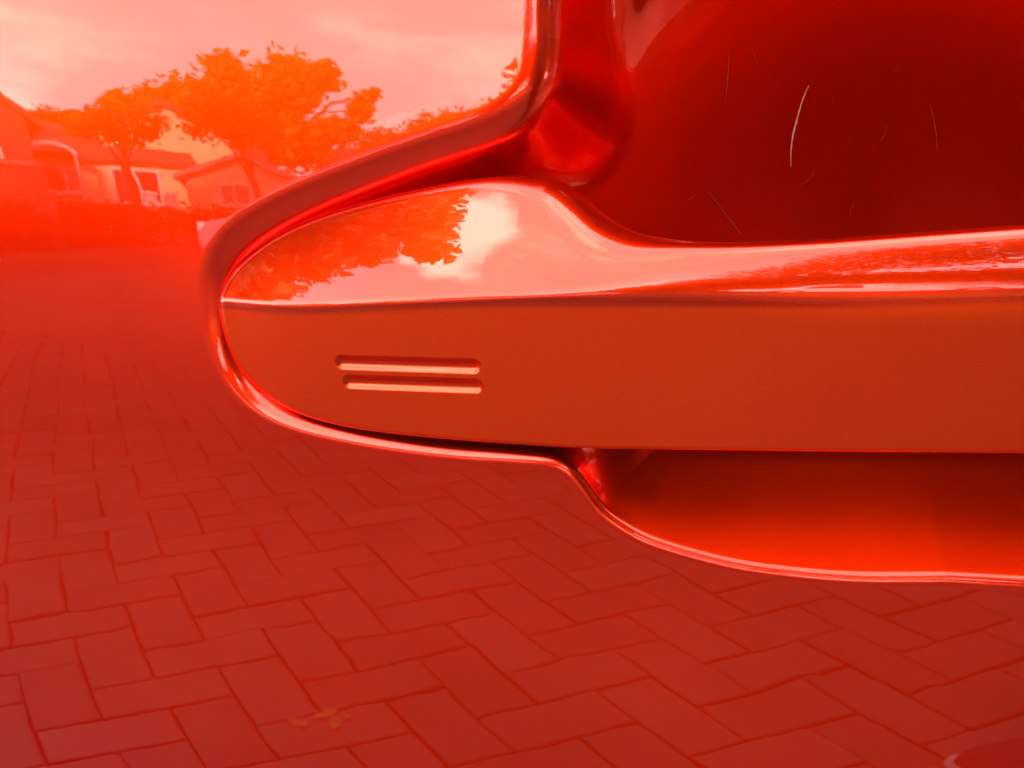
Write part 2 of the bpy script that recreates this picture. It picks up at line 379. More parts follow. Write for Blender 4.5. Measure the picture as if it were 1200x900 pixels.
# the rest of the car's side, plain continuations of the same pressing beyond the shut lines
def side_panel(nm, x0, x1, z0, z1, nx, nz, cut=()):
    ix, iz = np.linspace(x0, x1, nx), np.linspace(z0, z1, nz)
    A, B = np.meshgrid(ix, iz, indexing='ij')
    Yp = skin_depth(A.ravel(), B.ravel()); F = grid_faces(nx, nz); n = nx*nz
    vv = np.concatenate([np.stack([A.ravel(), Yp, B.ravel()], 1), np.stack([A.ravel(), Yp+.03, B.ravel()], 1)])
    keep = np.ones(len(F), bool); c = vv[F].mean(1)
    for cx, cz, cr in cut: keep &= np.hypot(c[:, 0]-cx, c[:, 2]-cz) > cr
    I = np.arange(n).reshape(nx, nz); loop = np.concatenate([I[:, 0], I[-1, 1:], I[-2::-1, -1], I[0, -2:0:-1]])
    sd_ = np.stack([loop, np.roll(loop, -1), np.roll(loop, -1)+n, loop+n], 1)
    link(nm, mesh(nm, vv, np.concatenate([F[keep], F[keep][:, ::-1]+n, sd_]), M_PAINT, True), door)
side_panel('rear_quarter_panel', .626, 2.05, -.58, .20, 90, 50, [(1.28, -.55, .34)])
side_panel('front_wing_panel', -2.25, -.526, -.58, .20, 110, 50, [(-1.45, -.55, .34)])
side_panel('sill', -1.08, .92, -.60, -.424, 60, 6)
M_TRIM = simple('black_trim', (.012, .012, .013), .5); M_CGL = simple('car_window_glass', (.015, .018, .018), .04, noise=.02)
for x0, x1 in ((-.95, .05), (.10, .95)):
    MB().add([(x0, .045, .205), (x1, .045, .205), (x1-.02, .22, .545), (x0+(.42 if x0 < -.5 else .02), .22, .545), (x0, .06, .205), (x1, .06, .205), (x1-.02, .235, .545), (x0+(.42 if x0 < -.5 else .02), .235, .545)],
             [(0, 1, 2, 3), (7, 6, 5, 4), (0, 4, 5, 1), (1, 5, 6, 2), (2, 6, 7, 3), (3, 7, 4, 0)]).build('side_window', M_CGL, door)
MB().prism([(-2.2, -.55), (1.98, -.55), (2.0, .10), (1.85, .19), (-1.05, .19), (-2.1, .05)], .075, 1.72).build('body_shell', simple('dark_primer', (.05, .012, .01), .6), door)
MB().prism([(-1.05, .195), (1.7, .195), (1.45, .50), (1.0, .565), (-.45, .565), (-.6, .54)], .26, 1.56).build('roof', M_PAINT, door)
M_CTY = simple('car_tyre', (.02, .02, .02), .85); M_CRM = simple('car_rim', (.5, .5, .5), .35, .8)
for wx in (-1.45, 1.28):
    for y0 in (.09, 1.5):
        w_ = MB().tube([(wx, y0, -.555), (wx, y0+.02, -.555), (wx, y0+.19, -.555), (wx, y0+.21, -.555)], [.29, .31, .31, .29], 40).build('wheel', M_CTY, door, True)
        MB().tube([(wx, y0-.006, -.555), (wx, y0+.03, -.555)], [.2, .205], 28).build('rim', M_CRM, w_)

# ---- handle
def handle_grid():
    n1 = 90
    q = np.linspace(0, 1, n1); left = XTIP+1e-6 + (.018-XTIP)*(1-np.cos(q*np.pi/2))
    xs = np.concatenate([left, np.arange(left[-1]+.0006, XM, .0006)])
    # refine where the grooves are
    extra = np.arange(-.026, -.001, .00028); xs = np.unique(np.round(np.concatenate([xs, extra, np.arange(-.001, .020, .0003)]), 7))
    xs = np.concatenate([xs, [XM], 2*XM-xs[::-1]])
    v = np.linspace(0, 1, 260); w = v + .0
    w = .5-.5*np.cos(np.pi*v)
    w = .75*w+.25*v; w[0] = 0; w[-1] = 1
    return xs, w
hx, hw = handle_grid()
ZB, ZT = zb_at(hx), zt_at(hx)
HXg = np.repeat(hx, len(hw)); HZg = (ZB[:, None]+(ZT-ZB)[:, None]*hw[None, :]).ravel()
HS = np.abs(poly_sdf(np.stack([HXg, HZg], 1), HOUT))
HS.reshape(len(hx), len(hw))[:, 0] = 0; HS.reshape(len(hx), len(hw))[:, -1] = 0
HO = handle_out(HXg, HZg, HS)
FR = np.stack([HXg, skin_depth(HXg, HZg)-HO, HZg], 1)
nxh, nwh = len(hx), len(hw)
# back: rounded underside, thin over the bowl and deep where the ends sit in their pockets
nb = 14; tb = np.linspace(0, 1, nb+2)[1:-1]
BK = []
xm = np.where(hx > XM, 2*XM-hx, hx); thick = (.0140 - .0070*sstep(-.01, .03, xm))
edge_b = HO.reshape(nxh, nwh)[:, 0]; edge_t = HO.reshape(nxh, nwh)[:, -1]
for t in tb:
    z = ZT+(ZB-ZT)*(t if True else 0)
    o_e = edge_t+(edge_b-edge_t)*t
    o_b = o_e - thick*np.sin(np.pi*t)**.45*np.minimum(1, (ZT-ZB)/.012)
    BK.append(np.stack([hx, skin_depth(hx, z)-o_b, z], 1))
BK = np.stack(BK, 1)
ALL = np.concatenate([FR.reshape(nxh, nwh, 3), BK], 1); nc = nwh+nb
I = np.arange(nxh*nc).reshape(nxh, nc); J = np.roll(I, -1, 1)
hf = np.stack([I[:-1], I[1:], J[1:], J[:-1]], -1).reshape(-1, 4)
colf = np.tile(np.arange(nc), nxh-1); lin = colf > nwh
hme = mesh('door_handle', ALL.reshape(-1, 3), hf[~lin], M_HANDLE_W, True)
def wear_of(x, z):
    xm_ = np.where(x > XM, 2*XM-x, x); e_ = .0004+.0022*sstep(-.006, .045, xm_)
    return sstep(0, .0012, zc_at(x)-e_-z)
at_ = hme.attributes.new('wear', 'FLOAT', 'POINT'); AV = ALL.reshape(-1, 3)
at_.data.foreach_set('value', wear_of(AV[:, 0], AV[:, 2]).astype(np.float32))
handle = link('door_handle', hme, door)
lu, linv = np.unique(hf[lin], return_inverse=True)
link('added_dark_liner', mesh('added_dark_liner', ALL.reshape(-1, 3)[lu], linv.reshape(-1, 4), M_TRIM, True), handle)  # black liner added out of sight so the bowl mirrors something dark
# two pressed grooves near the handle's end
for k in (0, 1):
    a, b_ = GR[k]; e = b_-a; L_ = float(np.hypot(*e)); e = e/L_; nrm = np.array([-e[1], e[0]])
    nu, nv = 150, 25
    U = np.linspace(-GR_R*.995, L_+GR_R*.995, nu); W = np.linspace(-1, 1, nv)
    q = np.clip(np.where(U < 0, -U, np.where(U > L_, U-L_, 0))/GR_R, 0, 1); half = GR_R*np.sqrt(1-q*q)*.995+2e-6
    gxx = (a[0]+U[:, None]*e[0]+half[:, None]*W[None]*nrm[0]).ravel(); gzz = (a[1]+U[:, None]*e[1]+half[:, None]*W[None]*nrm[1]).ravel()
    s = poly_sdf(np.stack([gxx, gzz], 1), HOUT)
    oo = handle_out(gxx, gzz, s, groove=1.0)+.00003
    gme = mesh('lock_groove', np.stack([gxx, skin_depth(gxx, gzz)-oo, gzz], 1), grid_faces(nu, nv), M_HANDLE_W, True)
    gme.attributes.new('wear', 'FLOAT', 'POINT').data.foreach_set('value', np.full(len(gxx), .5, np.float32))
    link('lock_groove', gme, handle)

# scratches and chips in the bowl's paint
def on_bowl(uv):
    out = 0.
    for _ in range(40):
        p_ = on_door(uv, out); s_ = poly_sdf(p_, BOWL); out = .6*out - .4*bowl_offset(p_[:, 0], p_[:, 1], s_)
    return np.stack([p_[:, 0], skin_depth(p_[:, 0], p_[:, 1])-out, p_[:, 1]], 1)
M_SCR = simple('bare_scratch', (.50, .22, .18), .5, noise=.3, scale=900)
M_SCF = simple('faint_scratch', (.20, .03, .025), .5, noise=.3, scale=900)
rs_ = random.Random(3); scuffs = []
for _ in range(8):
    cx_, cy_ = rs_.uniform(800, 1080), rs_.uniform(60, 262); L_ = rs_.uniform(10, 34); a_ = rs_.gauss(1.75, .35); bw = rs_.gauss(0, 3)
    ux_, uy_ = math.cos(a_)*L_/2, math.sin(a_)*L_/2
    if cy_+abs(uy_) < 262: scuffs.append(([(cx_-ux_, cy_-uy_), (cx_+bw, cy_), (cx_+ux_, cy_+uy_)], rs_.uniform(.00001, .00002), M_SCF))
for px_, wd, mt in (([(948, 100), (941, 116), (934, 140), (929, 160), (927, 178), (927, 196)], .00013, M_SCR), ([(828, 222), (842, 240), (857, 260), (871, 277)], .00006, M_SCF),
                    ([(855, 60), (853, 90), (850, 120)], .00004, M_SCF), ([(1090, 120), (1096, 150), (1099, 180)], .00004, M_SCF), *scuffs):
    c_ = on_bowl(catmull(np.array(px_, float), 5)); c_ = c_ + (CAM-c_)/np.linalg.norm(CAM-c_, axis=1)[:, None]*.00012
    tg = np.gradient(c_, axis=0); tg /= np.linalg.norm(tg, axis=1)[:, None]; sd2 = np.cross(tg, CAM-c_); sd2 /= np.linalg.norm(sd2, axis=1)[:, None]
    rr_ = np.random.default_rng(len(px_)); n_ = len(c_); wv = wd*np.sin(np.linspace(.12, math.pi-.12, n_))*(.7+.5*rr_.random(n_))
    vv = np.concatenate([c_-sd2*wv[:, None], c_+sd2*wv[:, None]]); ff = [(i, i+1, n_+i+1, n_+i) for i in range(n_-1)]
    link('scratch', mesh('scratch', [tuple(q) for q in vv], ff, mt), bowl)

# ================================================================ what the paint mirrors: paving, street and gardens in front of the door
def at(az, d, z=0.): return (d*math.sin(rad(az)), -d*math.cos(rad(az)), z)
def el_z(el, d): return H0 + d*math.tan(rad(el))

# ---- block paving laid in herringbone
m_pav, nt, bs = mat_new('paving_blocks')
oi = nt.nodes.new('ShaderNodeObjectInfo'); tcn = nt.nodes.new('ShaderNodeTexCoord'); ge = nt.nodes.new('ShaderNodeNewGeometry')
n1 = nt.nodes.new('ShaderNodeTexNoise'); n1.inputs['Scale'].default_value = 9; n1.inputs['Detail'].default_value = 6
n2 = nt.nodes.new('ShaderNodeTexNoise'); n2.inputs['Scale'].default_value = 160; n2.inputs['Detail'].default_value = 3
nt.links.new(ge.outputs['Position'], n1.inputs['Vector']); nt.links.new(ge.outputs['Position'], n2.inputs['Vector'])
ad = nt.nodes.new('ShaderNodeMath'); ad.operation = 'MULTIPLY_ADD'; ad.inputs[1].default_value = .45; nt.links.new(n2.outputs['Fac'], ad.inputs[0]); nt.links.new(n1.outputs['Fac'], ad.inputs[2])
a2 = nt.nodes.new('ShaderNodeMath'); a2.operation = 'MULTIPLY_ADD'; a2.inputs[1].default_value = .36; rsum = nt.nodes.new('ShaderNodeMath'); rsum.operation = 'ADD'; nt.links.new(oi.outputs['Random'], rsum.inputs[0]); nt.links.new(ge.outputs['Random Per Island'], rsum.inputs[1]); nt.links.new(rsum.outputs[0], a2.inputs[0]); nt.links.new(ad.outputs[0], a2.inputs[2])
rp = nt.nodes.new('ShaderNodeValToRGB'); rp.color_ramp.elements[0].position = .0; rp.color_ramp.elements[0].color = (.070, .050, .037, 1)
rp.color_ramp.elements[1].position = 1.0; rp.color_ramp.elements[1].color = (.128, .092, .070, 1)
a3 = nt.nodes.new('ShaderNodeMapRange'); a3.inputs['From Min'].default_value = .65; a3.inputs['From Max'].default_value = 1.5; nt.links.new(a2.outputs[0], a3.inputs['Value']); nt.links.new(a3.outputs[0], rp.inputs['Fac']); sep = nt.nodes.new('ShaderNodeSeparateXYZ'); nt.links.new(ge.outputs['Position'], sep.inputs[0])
gm = nt.nodes.new('ShaderNodeMapRange'); gm.interpolation_type = 'SMOOTHSTEP'; gm.inputs['From Min'].default_value = -2.7; gm.inputs['From Max'].default_value = -.35; gm.inputs['To Min'].default_value = .50; gm.inputs['To Max'].default_value = 1.62   # light painted into the blocks: lighter by the car, darker farther out
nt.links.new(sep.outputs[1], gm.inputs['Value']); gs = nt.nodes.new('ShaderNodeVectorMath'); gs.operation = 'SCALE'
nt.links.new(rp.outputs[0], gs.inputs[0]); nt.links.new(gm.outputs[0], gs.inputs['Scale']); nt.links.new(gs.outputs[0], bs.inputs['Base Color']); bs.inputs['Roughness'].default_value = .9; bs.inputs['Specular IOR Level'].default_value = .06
m_joint = simple('joint_sand', (.030, .021, .015), .95, noise=.3, scale=40)
pav = tag(link('pavement', mesh('pavement', [(-9, -3.5, -.012), (9, -3.5, -.012), (9, 9, -.012), (-9, 9, -.012)], [(0, 1, 2, 3)], m_joint)), kind='structure')
m_far = simple('asphalt', (.050, .037, .025), .85, noise=.12, scale=1.5)
far = tag(link('ground', mesh('ground', [(-600, -600, -.016), (600, -600, -.016), (600, 600, -.016), (-600, 600, -.016)], [(0, 1, 2, 3)], m_far)), kind='structure')
PO = np.array([-0.94253232, -0.47210608]); PA = np.array([0.782258194, -0.622954347]); PB = np.array([0.622954347, 0.782258194])
def block_mesh(w, h, name):
    ch, g = .0035, .0022; x0, x1, y0, y1 = g, w-g, g, h-g; t = 0; b = -.03
    vs = [(x0, y0, b), (x1, y0, b), (x1, y1, b), (x0, y1, b), (x0, y0, t-ch), (x1, y0, t-ch), (x1, y1, t-ch), (x0, y1, t-ch),
          (x0+ch, y0+ch, t), (x1-ch, y0+ch, t), (x1-ch, y1-ch, t), (x0+ch, y1-ch, t)]
    vs = [(x-w/2, y-h/2, z) for x, y, z in vs]
    fs = [(8, 9, 10, 11)]+[(4+i, 4+(i+1) % 4, 8+(i+1) % 4, 8+i) for i in range(4)]+[(i, (i+1) % 4, 4+(i+1) % 4, 4+i) for i in range(4)]
    return vs, fs
random.seed(4)
vh, fh = block_mesh(.2, .1, 'h'); vv_, fv = block_mesh(.1, .2, 'v')
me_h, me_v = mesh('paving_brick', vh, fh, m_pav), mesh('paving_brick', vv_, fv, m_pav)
ang = math.atan2(PA[1], PA[0])
cells = []
for i in range(-95, 75):
    for j in range(-95, 75):
        k = (i+j) % 4
        if k == 2: c = (i+1.0, j+.5); ver = 0
        elif k == 0: c = (i+.5, j+1.0); ver = 1
        else: continue
        w = PO + PA*.1*c[0] + PB*.1*c[1]
        if not (-8.5 < w[0] < 7 and -3.45 < w[1] < 1.2): continue
        d = math.hypot(w[0], w[1]); azw = math.degrees(math.atan2(w[0], -w[1]))
        cells.append((d if -75 < azw < 42 and w[1] < -.15 else d+3, w[0], w[1], ver))
cells.sort()
# lattice b axis is right-handed against a: blocks are mirrored only in position, never in shape
sv, sf = [], []
for n_, (d, x, y, ver) in enumerate(cells):
    rz = ang + random.gauss(0, .006); dz = random.gauss(0, .0012); tx, ty = random.gauss(0, .006), random.gauss(0, .006)
    x += random.gauss(0, .0009); y += random.gauss(0, .0009)
    if n_ < 298:
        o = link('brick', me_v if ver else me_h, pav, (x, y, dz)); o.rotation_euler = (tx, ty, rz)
    else:
        c_, s_ = math.cos(rz), math.sin(rz); b0 = len(sv); V0, F0 = (vv_, fv) if ver else (vh, fh)
        sv += [(x+c_*a-s_*b, y+s_*a+c_*b, z+dz+tx*b-ty*a) for a, b, z in V0]; sf += [tuple(q+b0 for q in f) for f in F0]
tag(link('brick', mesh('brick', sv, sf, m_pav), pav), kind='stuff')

# ---- fallen yellow leaves on one block
m_leafy = simple('yellow_leaf', (.24, .20, .02), .6, noise=.2, scale=60)
for (x, y, r, s, lab) in ((-.462, -.449, .4, .016, 'small yellow fallen leaf lying alone on a paving block'), (-.431, -.485, 2.1, .017, 'yellow fallen leaf at the far edge of the pair on a paving block'),
                          (-.412, -.462, 1.2, .015, 'yellow fallen leaf at the near edge of the pair on a paving block'), (-.401, -.487, 4., .010, 'tiniest yellow leaf scrap beside the pair on a paving block')):
    pts = [(math.cos(t)*s*(1+.25*math.cos(2*t)), math.sin(t)*s*.62*(1+.12*math.sin(5*t)), .003+.004*math.cos(t*2)) for t in np.linspace(0, 2*math.pi, 15)[:-1]]
    o = link('fallen_leaf', mesh('fallen_leaf', pts+[(0, 0, .002)], [(i, (i+1) % 14, 14) for i in range(14)], m_leafy, True), loc=(x, y, .003)); o.rotation_euler = (0, 0, r)
    tag(o, lab, 'leaf', 'yellow leaves on the paving')

# ---- the person taking the picture: dark clothes, standing to the right; only a shoe is mirrored clearly
m_shoe = simple('dark_shoe_cloth', (.012, .011, .012), .75, noise=.25, scale=80); m_sole = simple('pale_rubber', (.42, .38, .35), .6)
m_cloth = simple('dark_jacket', (.018, .017, .020), .9, noise=.2, scale=60); m_jean = simple('dark_trousers', (.016, .017, .022), .9, noise=.2, scale=90)
m_skin = simple('skin', (.42, .24, .17), .5, noise=.06, scale=30); m_hair = simple('dark_hair', (.02, .013, .009), .6, noise=.3, scale=120)
person = thing('person', 'person in a dark jacket and dark trousers standing right of the car door', 'person', (.495, -.705, 0), rad(245))
def skin_mesh(nm, joints, edges, mat, parent, root=0, levels=2):
    me = bpy.data.meshes.new(nm); me.from_pydata([j[:3] for j in joints], edges, []); me.materials.append(mat)
    o = link(nm, me, parent); o.modifiers.new('skin', 'SKIN'); o.modifiers['skin'].use_smooth_shade = True
    for i, j in enumerate(joints):
        sv_ = me.skin_vertices[0].data[i]; rr = j[3]; sv_.radius = rr if isinstance(rr, tuple) else (rr, rr); sv_.use_root = (i == root)
    sub = o.modifiers.new('subsurf', 'SUBSURF'); sub.levels = levels; sub.render_levels = levels
    return o
# local frame: x to the person's left, -y forward
OY = .15
def body_joints():
    J = [(0, OY, .95, (.165, .125)), (0, OY, 1.12, (.150, .115)), (0, OY+.01, 1.30, (.178, .128)), (0, OY+.012, 1.42, (.14, .10)), (0, OY+.005, 1.50, .058), (0, OY-.015, 1.60, (.074, .088)), (0, OY-.012, 1.70, (.068, .082))]
    E_ = [(0, 1), (1, 2), (2, 3), (3, 4), (4, 5), (5, 6)]
    for s in (-1, 1):
        n = len(J); ky, ay = ((.06, .03) if s < 0 else (.26, .47))
        J += [(s*.095, OY+(-.02 if s < 0 else .03), .86, .098), (s*.105, ky, .50, .074), (s*.112, ay, .10, .056)]
        E_ += [(0, n), (n, n+1), (n+1, n+2)]
        n = len(J)
        J += [(s*.185, OY+.012, 1.40, .068), (s*.225, OY+.02, 1.13, .055), (s*.225, OY-.06, .88, .038), (s*.222, OY-.085, .81, (.042, .022))]
        E_ += [(3, n), (n, n+1), (n+1, n+2), (n+2, n+3)]
        p = n+3
        for k, (dx, dy, ln) in enumerate(((.0, -.030, .065), (.003, -.010, .076), (.003, .010, .072), (.0, .028, .058))):
            m = len(J); J += [(s*(.222+dx), OY-.088+dy, .765, .0095), (s*(.218+dx), OY-.094+dy, .765-ln*.5, .0085), (s*(.208+dx), OY-.092+dy, .765-ln, .007)]
            E_ += [(p, m), (m, m+1), (m+1, m+2)]
        m = len(J); J += [(s*.207, OY-.125, .79, .011), (s*.198, OY-.142, .762, .0095), (s*.193, OY-.146, .738, .008)]; E_ += [(p, m), (m, m+1), (m+1, m+2)]
    return J, E_
def baked(o):
    dg = bpy.context.evaluated_depsgraph_get(); me = bpy.data.meshes.new_from_object(o.evaluated_get(dg))
    o.modifiers.clear(); o.data = me; return me
J0, E0 = body_joints()
body = skin_mesh('body', J0, E0, m_jean, person); bme = baked(body)
bme.materials.clear()
for m_ in (m_jean, m_cloth, m_skin): bme.materials.append(m_)
for p_ in bme.polygons:
    c_ = p_.center
    p_.material_index = 2 if (c_.z > 1.475 or (abs(c_.x) > .178 and .6 < c_.z < .845 and c_.y < OY-.03)) else (0 if c_.z < .90 and abs(c_.x) < .2 else 1)
    p_.use_smooth = True
M_EYE = simple('eye', (.05, .04, .035), .3)
for s in (-1, 1): MB().tube([(s*.031, OY-.098, 1.648), (s*.031, OY-.105, 1.648)], [.013, .006], 10).build('eye', M_EYE, person)
MB().tube([(0, OY-.098, 1.655), (0, OY-.118, 1.615), (0, OY-.10, 1.607)], [.007, .014, .009], 8).build('nose', m_skin, person, True)
MB().box(-.024, .024, OY-.104, OY-.092, 1.578, 1.586).build('mouth', simple('lips', (.35, .12, .10), .5), person)
for s in (-1, 1): MB().tube([(s*.074, OY-.01, 1.60), (s*.084, OY, 1.64), (s*.078, OY, 1.665)], [.009, .014, .008], 8).build('ear', m_skin, person, True)
hair = skin_mesh('hair', [(0, OY+.005, 1.735, (.072, .085)), (0, OY+.045, 1.66, (.074, .062)), (0, OY+.05, 1.57, (.06, .04))], [(0, 1), (1, 2)], m_hair, person); baked(hair)
prof = [(0, .030), (.02, .043), (.06, .049), (.11, .047), (.16, .040), (.21, .037), (.25, .038), (.28, .032), (.293, .012)]
hts = [.030, .040, .046, .056, .074, .09, .10, .09, .06]
ring = 18
def shoe_mesh(grow, zf, base):
    vs, fs = [], []
    for (x, w), hgt in zip(prof, hts):
        for k in range(ring):
            a = 2*math.pi*k/ring; cy, sz = math.cos(a), math.sin(a)
            z = base + (zf(hgt))*(.5+.5*math.copysign(abs(sz)**.7, sz))
            vs.append((x, (w+grow)*math.copysign(abs(cy)**.7, cy), z))
    n = len(prof)
    for i in range(n-1):
        for k in range(ring): fs.append((i*ring+k, (i+1)*ring+k, (i+1)*ring+(k+1) % ring, i*ring+(k+1) % ring))
    fs += [tuple(range(ring)), tuple(range(n*ring-1, (n-1)*ring-1, -1))]
    return vs, fs
for lx, ly, yaw in ((.112, .28, 0), (-.112, -.175, 0)):
    v_, f_ = shoe_mesh(0, lambda h: h, .016); sh = link('shoe', mesh('shoe', v_, f_, m_shoe, True), person)
    R_ = Matrix.Translation((lx, ly, .002)) @ Matrix.Rotation(rad(90), 4, 'Z'); sh.matrix_local = R_
    v_, f_ = shoe_mesh(.005, lambda h: .024, 0); so_ = link('sole', mesh('sole', v_, f_, m_sole, True), sh); so_.scale = (1.03, 1, 1); so_.location.x = -.006
    lc = MB()
    for k in range(5): lc.tube([(.10+.02*k, -.022, .056+.007*k), (.105+.02*k, 0, .068+.007*k), (.10+.02*k, .022, .056+.007*k)], [.003]*3, 6)
    lc.build('laces', m_shoe, sh)

# ---- trees
def leaf_cloud(blobs, n, size, seed):
    r = np.random.default_rng(seed)
    w = np.array([b[3]*b[4]*b[5] for b in blobs])**.8; w /= w.sum(); P = []
    for b, k in zip(blobs, (w*n).astype(int)+4):
        u = r.normal(size=(k, 3)); u /= np.linalg.norm(u, axis=1)[:, None]
        u *= (r.random((k, 1))**.36)*np.where(r.random((k, 1)) < .22, 1.32, 1.)
        P.append(np.array(b[:3])+u*np.array(b[3:6]))
    P = np.concatenate(P); k = len(P)
    a = r.normal(size=(k, 3)); a /= np.linalg.norm(a, axis=1)[:, None]
    c = np.cross(a, r.normal(size=(k, 3))); c /= np.linalg.norm(c, axis=1)[:, None]
    s = size*(.6+.8*r.random((k, 1)))
    V = np.stack([P-a*s, P+c*s*.55, P+a*s, P-c*s*.55], 1).reshape(-1, 3)
    return V, np.arange(4*k).reshape(k, 4)
def leaf_mat(name, col, trans=.35):
    m, nt, b = mat_new(name); N, L = nt.nodes, nt.links
    g = N.new('ShaderNodeNewGeometry'); n = N.new('ShaderNodeTexNoise'); n.inputs['Scale'].default_value = 1.3; n.inputs['Detail'].default_value = 3
    L.new(g.outputs['Position'], n.inputs['Vector'])
    a = N.new('ShaderNodeMath'); a.operation = 'MULTIPLY_ADD'; a.inputs[1].default_value = .5; L.new(g.outputs['Random Per Island'], a.inputs[0]); L.new(n.outputs['Fac'], a.inputs[2])
    r = N.new('ShaderNodeMapRange'); r.inputs['From Min'].default_value = .3; r.inputs['From Max'].default_value = 1.2; r.inputs['To Min'].default_value = .6; r.inputs['To Max'].default_value = 1.4
    L.new(a.outputs[0], r.inputs['Value']); x = N.new('ShaderNodeVectorMath'); x.operation = 'SCALE'; x.inputs[0].default_value = col
    L.new(r.outputs[0], x.inputs['Scale']); L.new(x.outputs[0], b.inputs['Base Color']); b.inputs['Roughness'].default_value = .7; b.inputs['Specular IOR Level'].default_value = .15
    t = N.new('ShaderNodeBsdfTranslucent'); L.new(x.outputs[0], t.inputs['Color'])
    mx = N.new('ShaderNodeMixShader'); mx.inputs[0].default_value = trans
    L.new(b.outputs[0], mx.inputs[1]); L.new(t.outputs[0], mx.inputs[2]); L.new(mx.outputs[0], N['Material Output'].inputs['Surface'])
    return m
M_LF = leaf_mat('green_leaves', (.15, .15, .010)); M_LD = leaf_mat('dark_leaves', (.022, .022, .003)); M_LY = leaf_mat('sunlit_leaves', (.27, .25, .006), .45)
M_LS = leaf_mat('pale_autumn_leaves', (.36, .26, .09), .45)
M_BK = simple('bark', (.07, .05, .035), .9, noise=.35, scale=12)
def tree(label, blobs, base, n, size, seed, mat, trunk_r=.14, group='trees beyond the street', nm='broadleaf_tree'):
    t = thing(nm, label, 'tree', base, 0, group)
    bl = [(b[0]-base[0], b[1]-base[1], b[2], b[3], b[4], b[5]) for b in blobs]
    V, F = leaf_cloud(bl, n, size, seed)
    link('crown', mesh('crown', V, F, mat), t)
    tr = MB(); cz = np.average([b[2] for b in bl]); tp = (np.mean([b[0] for b in bl]), np.mean([b[1] for b in bl]), cz)
    tr.tube([(0, 0, -.02), (tp[0]*.15, tp[1]*.15, cz*.4), (tp[0]*.5, tp[1]*.5, cz*.75), tp], [trunk_r*1.3, trunk_r, trunk_r*.7, trunk_r*.4], 10)
    for b in bl: tr.tube([(tp[0]*.3, tp[1]*.3, cz*.6), ((tp[0]*.4+b[0])/1.6, (tp[1]*.4+b[1])/1.6, (cz*.7+b[2])/1.75), b[:3]], [trunk_r*.5, trunk_r*.3, trunk_r*.12], 7)
    tr.build('trunk', M_BK, t, True)
def blob(az, el, d, ra, re, rd=None):
    x, y, _ = at(az, d); w = d*math.tan(rad(ra)); h = d*math.tan(rad(re))
    return (x, y, el_z(el, d), w, rd or w, h)
# the middle tree: its outline follows the photograph's mirrored crown
tree('broad green tree rising above the cream houses, its crown ragged against the sky',
     [blob(-34, 7.3, 27, 2.2, 2.0), blob(-31, 8, 27, 2.6, 2.6), blob(-28, 9.4, 27, 2.4, 3.2), blob(-24.6, 11, 27, 2.0, 2.6), blob(-22.4, 12, 27, 1.3, 1.2), blob(-25.5, 6.5, 27, 3.0, 2.2), blob(-21.6, 7.6, 27, 1.7, 1.3),
      blob(-19.9, 9.6, 27, .9, 1.2), blob(-18.9, 10.9, 27, .6, .5), blob(-35.6, 8.2, 27, .7, .9), blob(-33.6, 9.2, 27, .8, .7), blob(-28.5, 12, 27, 1.2, 1.0)],
     at(-26.5, 27), 12000, .17, 3, M_LY, .16)
tree('low green tree behind the white porch, left of the broad tree', [blob(-41, 5.6, 32, 1.4, 1.2), blob(-39, 6.4, 30, 1.8, 1.2), blob(-37, 6.3, 30, 1.6, 1.3)], at(-39, 30), 4000, .10, 5, M_LF)
tree('round green tree right of the broad tree, low against the sky', [blob(-18, 6.5, 24, 2.2, 1.5), blob(-15.5, 6.8, 24, 1.6, 2.4), blob(-13, 8, 24, 2.5, 2), blob(-10.5, 8.8, 24, 2, 2)], at(-14, 24), 7000, .10, 6, M_LF)
tree('tall dark tree standing behind the white van', [blob(-6, 10, 15, 3, 4), blob(0, 13, 15, 5, 6), blob(7, 20, 14, 6, 9), blob(14, 27, 14, 7, 12), blob(12, 9, 14, 9, 5)], at(8, 14), 9000, .13, 7, M_LD, .2)
tree('tall dark tree right of the white van, tallest of the row', [blob(21, 29, 13, 7, 13), blob(29, 32, 13, 7, 14), blob(36, 28, 13, 7, 12), blob(25, 9, 13, 10, 6)], at(28, 13), 9000, .13, 8, M_LD, .2)
tree('dark tree at the far right end of the row', [blob(66, 33, 11, 9, 15), blob(79, 36, 11, 9, 15), blob(70, 12, 11, 10, 10), blob(92, 38, 11, 9, 14), blob(84, 14, 11, 10, 10), blob(46, 22, 12, 8, 11), blob(56, 18, 12, 8, 10), blob(50, 8, 12, 11, 7)], at(66, 11.5), 20000, .14, 9, M_LD, .2)
tree('small garden tree in front of the cream houses', [blob(-37.6, 6.5, 17, 1.6, .9), blob(-35.4, 6.1, 17, 1.5, 1.0), blob(-34, 7.2, 17, 1.3, 1.5), blob(-36.4, 7.4, 17, 1.2, 1.0)], at(-35.6, 17), 1500, .07, 21, M_LY, .07, group='small garden trees')
tree('small garden tree before the white gabled house', [blob(-30.8, 7.6, 16.5, 1.4, 1.7), blob(-29, 8.2, 16.5, 1.8, 2.0), blob(-27, 7.6, 16.5, 1.8, 2.0), blob(-28.4, 6.4, 16.5, 1.0, .8)], at(-27.4, 16.5), 1900, .07, 22, M_LY, .07, group='small garden trees')
